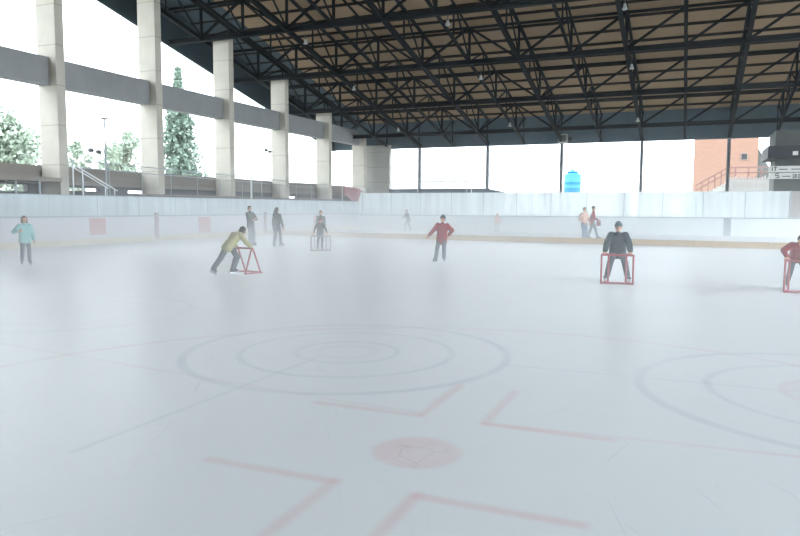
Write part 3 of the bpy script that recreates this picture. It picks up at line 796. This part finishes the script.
    if look.get('cap'):
        cm = MB()
        hull(cm, [(hp(0, -.12, .46), hk*.77), (hp(0, -.1, .74), hk*.6)]); 
        cap = fuse(cm, 'knit_cap', look['cap'], root, .008, 3)
        rim = MB(); n = 28; vs = []; 
        for q in range(n):
            a = 2*PI*q/n
            for dr, dz in ((.74, -.02), (.82, 0), (.82, .3), (.74, .34)):
                vs.append(hp(math.cos(a)*dr*1.0, math.sin(a)*dr*1.05 - .06, .22 + dz))
        rim.add(vs, [(q*4+w, ((q+1) % n)*4+w, ((q+1) % n)*4+(w+1) % 4, q*4+(w+1) % 4) for q in range(n) for w in range(4)], True)
        rim.build('cap_brim', look.get('brim', look['cap']), cap, rel=False)
    return root

M['hair_dark'] = simple('hair_dark', '2b2624', .6, 0, .2, 20)
M['hair_brown'] = simple('hair_brown', '5b473a', .6, 0, .2, 20)
C_ = {k: cloth(k, v) for k, v in dict(teal_cloth='8fc4c4', grey_trouser='5d6472', olive_cloth='b3ae80', dark_trouser='4a5058', black_coat='1e2024', charcoal_cloth='2e3036', slate_trouser='3f4550',
      red_cloth='94353c', dark_knit='2e3850', navy_cloth='3c4452', jean='5a7590', beige_cloth='cfa99c', maroon_cloth='8e2f38', green_jacket='33424a', grey_knit='5c7076', pale_knit='b9c4c4', pink_cloth='d8b8b4', maroon_bag='7c2f38', dark_teal='4c6a72').items()}
TH = math.radians(22.7)
CR = Vector((math.cos(TH), math.sin(TH), 0)); CA = Vector((-math.sin(TH), math.cos(TH), 0))   # picture right / away, on the ground
def head_to(right, away):
    v = CR*right + CA*away
    return math.atan2(v.y, v.x)
TOCAM = lambda p: math.atan2(-p[1], -p[0])

def skating_frame(label, loc, heading, kind, h=.66, w=.72, mat=None):
    r = empty('skating_aid_frame', (loc[0], loc[1], 0), heading - PI/2); tag(r, label, 'skating aid')
    t = .021; m = mat or M['red_tube']; W = w/2
    if kind == 'upright':                # two narrow upright sides, bars across the front
        for s in (-1, 1):
            MB().tube((s*W, .22, .02), (s*W, .22, h), t).build('front_leg', m, r, rel=False)
            MB().tube((s*(W-.14), -.22, .02), (s*(W-.14), -.22, h), t).build('rear_leg', m, r, rel=False)
            MB().path([(s*W, .22, h), (s*(W-.14), -.22, h)], t).build('hand_rail', m, r, rel=False)
            MB().path([(s*W, .25, .022), (s*(W-.14), -.25, .022)], t).build('runner', m, r, rel=False)
        MB().tube((-W, .22, h), (W, .22, h), t).build('top_bar', m, r, rel=False)
        MB().tube((-W, .22, .03), (W, .22, .03), t).build('bottom_bar', m, r, rel=False)
    else:                                # each side an upside down V
        for s in (-1, 1):
            MB().tube((s*W, .25, .02), (s*W, .02, h), t).build('front_leg', m, r, rel=False)
            MB().tube((s*W, -.22, .02), (s*W, -.02, h), t).build('rear_leg', m, r, rel=False)
            MB().tube((s*W, -.25, .022), (s*W, .3, .022), t).build('runner', m, r, rel=False)
        MB().tube((-W-.02, 0, h), (W+.02, 0, h), t*1.1).build('hand_bar', m, r, rel=False)
        MB().tube((-W, .25, .025), (W, .25, .025), t).build('bottom_bar', m, r, rel=False)
    return r

# 1 child in the light teal jacket
P = (-17.14, 13.76)
person('child in a pale teal jacket standing alone by the left barrier', P, TOCAM(P)+.15, 1.27,
       dict(torso=(0, .02, 1), footL=(-.075, .0), footR=(.075, .02), handL=(-.17, .06, .5), handR=(.14, .14, .7), elbowR=(1, -.3, -.9), face=(-.25, 1, -.1)),
       dict(jacket=C_['teal_cloth'], trousers=C_['grey_trouser'], hair='bob', haircol=M['hair_brown'], bulk=1.3, hem=.06, boot=M['blue_boot'], female=True))
# 2 olive jacket bent over a frame
hd2 = head_to(.78, .62); fv = Vector((math.cos(hd2), math.sin(hd2), 0))
P = Vector((-10.05, 14.45, 0)) - (CR*.78 + CA*.62)*.54
hd2 = head_to(.64, .77); fv = Vector((math.cos(hd2), math.sin(hd2), 0)); FR2 = P + fv*.38
skating_frame('red skating frame with V sides pushed by the child in olive', FR2, hd2, 'vee', .63, .6)
person('stooping child in an olive jacket pushing a red frame towards the right', (P.x, P.y), hd2, 1.34,
       dict(torso=(0, .72, .75), hy=-.1, hz=.47, footL=(-.07, -.36, .03), footR=(.07, -.04), neck=(0, .9, .45), face=(.1, .75, -.65), handL=(-.21, .27, .44), handR=(.21, .27, .44),
            elbowL=(-.7, -.3, -.5), elbowR=(.7, -.3, -.5), gripL=(0, .6, -.6), gripR=(0, .6, -.6), palm=(0, -.3, -1), kneeL=(0, 1, 0)),
       dict(jacket=C_['olive_cloth'], trousers=C_['dark_trouser'], hair='bob', bulk=1.2, hem=.05, leg=1.25))
# 3 woman with folded arms
P = (-17.19, 24.63)
person('woman in a dark coat with folded arms standing by the pale pole', P, TOCAM(P)+.75, 1.62,
       dict(torso=(0, -.06, 1), footL=(-.05, .03), footR=(.05, .0), handL=(-.01, .13, .655), handR=(.01, .13, .685), elbowL=(-1, .1, -.7), elbowR=(1, .1, -.7), face=(.1, 1, -.05)),
       dict(jacket=C_['black_coat'], trousers=C_['grey_trouser'], hair='short', bulk=1.05, hem=.05, female=True, leg=1.1))
# 4 long haired girl seen from behind
P = (-15.8, 24.49)
person('girl with long dark hair in charcoal clothes, turned away', P, head_to(.5, .8), 1.56,
       dict(torso=(0, .03, 1), footL=(-.07, -.04), footR=(.07, .08), handL=(-.17, .05, .45), handR=(.16, .08, .46)),
       dict(jacket=C_['charcoal_cloth'], trousers=C_['slate_trouser'], hair='long', female=True, hem=.07, boot=M['blue_boot']))
# 5 child behind a frame and the one behind it
P = (-13.17, 23.45); hd5 = TOCAM(P)+.05; fv = Vector((math.cos(hd5), math.sin(hd5), 0)); FR = Vector((*P, 0)) + fv*.34
skating_frame('dull skating frame in the mist held by the small dark child', FR, hd5, 'upright', .56, .74, M['dull_tube'])
person('small child in dark clothes gripping a frame in the mist', P, hd5, 1.16,
       dict(torso=(0, .32, 1), hy=-.05, footL=(-.07, -.02), footR=(.08, .0), handL=(-.25, .25, .46), handR=(.25, .25, .46), elbowL=(-1, -.3, -.1), elbowR=(1, -.3, -.1), gripL=(0, .8, -.4), gripR=(0, .8, -.4), palm=(0, -.3, -1), face=(0, 1, -.3)),
       dict(jacket=C_['charcoal_cloth'], trousers=C_['slate_trouser'], hair='short', bulk=1.05))
P = (-15.85, 28.3)
person('taller person in grey standing behind the small child with the frame', P, TOCAM(P)-.2, 1.40,
       dict(torso=(0, .0, 1), footL=(-.06, .0), footR=(.06, .0)), dict(jacket=C_['charcoal_cloth'], trousers=C_['dark_trouser'], hair='short'))
# 6 red jacket, arm out
P = (-6.94, 19.91)
person('child in a red jacket and dark cap gliding with one arm held out', P, TOCAM(P)-.1, 1.32,
       dict(torso=(-.05, .04, 1), hx=.01, hz=.52, footL=(-.05, .0), footR=(.14, .03), handR=(.34, .08, .52), elbowR=(.2, -.3, -1), handL=(-.14, -.06, .56), elbowL=(-1, -.1, 0), face=(.15, 1, -.05), toeR=(.5, .8, 0)),
       dict(jacket=C_['red_cloth'], trousers=C_['grey_trouser'], cap=C_['dark_knit'], hair='short', bulk=1.3, hem=.095, boot=M['blue_boot'], leg=1.15))
# 7, 8 far skaters
P = (-18.6, 45.9)
person('dim figure in grey stooping beside the far barrier under the pipe frame', P, head_to(-.8, -.4), 1.5,
       dict(torso=(0, .3, 1), hy=-.04, hz=.5, footL=(-.06, -.12), footR=(.06, .1), handL=(-.14, .2, .6), handR=(.14, .22, .6)), dict(jacket=C_['navy_cloth'], trousers=C_['grey_trouser'], hair='short', bulk=1.1))
P = (-12.1, 46.1)
person('faint child in pale pink clothes far off by the far barrier', P, TOCAM(P), 1.2, dict(), dict(jacket=C_['pink_cloth'], trousers=C_['pale_knit'], hair='short', haircol=M['hair_brown']))
# 9, 10 the pair behind the divider
P = (-4.95, 36.1)
person('adult in a beige jacket and jeans, left one of the pair behind the divider', P, TOCAM(P)+.7, 1.63,
       dict(torso=(0, .02, 1), footL=(-.06, .0), footR=(.06, .03), handL=(-.12, .1, .56), handR=(.12, .1, .56)),
       dict(jacket=C_['beige_cloth'], trousers=C_['jean'], hair='short', bulk=.98, female=True, leg=1.1))
P = (-4.68, 37.3); hd10 = head_to(.9, -.25)
person('adult in a maroon jacket walking right, behind the one in beige', P, hd10, 1.70,
       dict(torso=(0, .06, 1), footL=(-.05, -.14), footR=(.05, .16), handL=(-.14, -.08, .5), handR=(.14, .17, .56), toeL=(0, 1, 0), toeR=(0, 1, 0), gripR=(0, .6, -.7)),
       dict(jacket=C_['maroon_cloth'], trousers=C_['dark_teal'], hair='short', bulk=1.0))
fv = Vector((math.cos(hd10), math.sin(hd10), 0)); sv = Vector((fv.y, -fv.x, 0))
bp = Vector((*P, 0)) + fv*.30 + sv*.23
r = empty('handbag', (bp.x, bp.y, .68), hd10); tag(r, 'dark red bag held out by the walker in maroon', 'bag')
bm_ = MB(); bm_.box((-.11, -.05, .08), (.11, .05, .3)); bm_.build('bag_body', C_['maroon_bag'], r, rel=False, bevel=.03)
MB().path([(-.1, 0, .29), (-.07, 0, .4), (.07, 0, .4), (.1, 0, .29)], .012).build('bag_handle', M['black'], r, rel=False)
# 11 boy in the dark green jacket
P = (-1.47, 16.25); hd11 = TOCAM(P); fv = Vector((math.cos(hd11), math.sin(hd11), 0)); FR = Vector((*P, 0)) + fv*.42
skating_frame('bright red upright skating frame gripped by the boy in the dark green jacket', FR, hd11, 'upright', .64, .66)
person('boy in a dark green jacket and knit cap leaning on a red frame', P, hd11, 1.35,
       dict(torso=(0, .46, 1), hy=-.1, hz=.47, footL=(-.17, .0), footR=(.16, .02), handL=(-.2, .2, .46), handR=(.2, .2, .46), elbowL=(-1, -.35, -.1), elbowR=(1, -.35, -.1), gripL=(0, .8, -.5), gripR=(0, .8, -.5), palm=(0, -.3, -1), neck=(0, .25, 1), face=(0, 1, -.12), toeL=(-.5, 1, 0), toeR=(.5, 1, 0)),
       dict(jacket=C_['green_jacket'], trousers=C_['navy_cloth'], cap=C_['grey_knit'], brim=C_['dark_teal'], hair='short', bulk=1.5, hem=.06, leg=1.25, patch=C_['pale_knit']))
# 12 red jacket at the right edge
FR = Vector((2.1, 15.7, 0)); hd12 = head_to(-.35, -.93); fv = Vector((math.cos(hd12), math.sin(hd12), 0)); P = FR - fv*.5
skating_frame('red skating frame held by the child at the right edge', FR, hd12, 'upright', .64, .66)
person('child in a red jacket bent over a frame at the right edge', (P.x, P.y), hd12, 1.3,
       dict(torso=(0, .75, .75), hy=-.1, hz=.46, footL=(-.1, .05), footR=(.1, -.2), handL=(-.2, .3, .475), handR=(.2, .3, .475), neck=(0, .8, .5), face=(0, .9, -.4), elbowL=(-1, -.2, .1), elbowR=(1, -.2, .1), gripL=(0, .8, -.5), gripR=(0, .8, -.5), palm=(0, -.3, -1)),
       dict(jacket=C_['red_cloth'], trousers=C_['slate_trouser'], hair='short', bulk=1.2))

# ------------------------------------------------------------------ mist over the ice
t = NT('rink_mist'); t.n.remove(t.bsdf)
vs_ = t.node('ShaderNodeVolumeScatter'); vs_.inputs['Color'].default_value = (.97, .985, 1, 1); vs_.inputs['Anisotropy'].default_value = .2
tc = t.node('ShaderNodeTexCoord'); sp = t.node('ShaderNodeSeparateXYZ'); t.link(tc.outputs['Object'], sp.inputs[0])
zz = t.math('DIVIDE', sp.outputs[2], 1.35)
fall = t.math('POWER', 2.718, t.math('MULTIPLY', t.math('MULTIPLY', zz, zz), -1))
lr = t.node('ShaderNodeMapRange'); lr.inputs[1].default_value = -2; lr.inputs[2].default_value = -21; lr.inputs[3].default_value = .5; lr.inputs[4].default_value = 1.8
t.link(sp.outputs[0], lr.inputs[0])
nz = t.math('ADD', t.math('MULTIPLY', t.noise(.12, 2), .5), .75)
FOG = .05
t.link(t.math('MULTIPLY', t.math('MULTIPLY', t.math('MULTIPLY', fall, lr.outputs[0]), nz), FOG), vs_.inputs['Density'])
t.link(vs_.outputs[0], t.out.inputs['Volume'])
fog = MB().box((-22.4, -5.9, .005), (12.9, FY-.15, 4.5)).build('mist', t.m); tag(fog, 'thin white mist hanging over the ice', 'mist', kind='stuff')
fog.data.materials[0].cycles.volume_sampling = 'MULTIPLE_IMPORTANCE' if hasattr(t.m, 'cycles') else 'MULTIPLE_IMPORTANCE'

# ------------------------------------------------------------------ light, camera, colour
w = bpy.data.worlds.new('overcast'); S.world = w; w.use_nodes = True
bg = w.node_tree.nodes['Background']; bg.inputs['Color'].default_value = (.855, .94, 1, 1); bg.inputs['Strength'].default_value = 1.0
S.cycles.volume_bounces = 2
S.cycles.max_bounces = 10
S.cycles.transparent_max_bounces = 24
S.view_settings.view_transform = 'Standard'; S.view_settings.look = 'None'; S.view_settings.gamma = 1
S.view_settings.exposure = 2.86

cam = bpy.data.cameras.new('camera'); cam.sensor_width = 36; cam.lens = 36*690/800; cam.clip_end = 500; cam.clip_start = .1
co = bpy.data.objects.new('camera', cam); COL.objects.link(co)
pitch = math.atan(60/690)
R = Matrix.Rotation(TH, 4, 'Z') @ Matrix.Rotation(PI/2 - pitch, 4, 'X') @ Matrix.Rotation(math.radians(.25), 4, 'Z')
co.matrix_world = Matrix.Translation((0, 0, 1.64)) @ R
S.camera = co
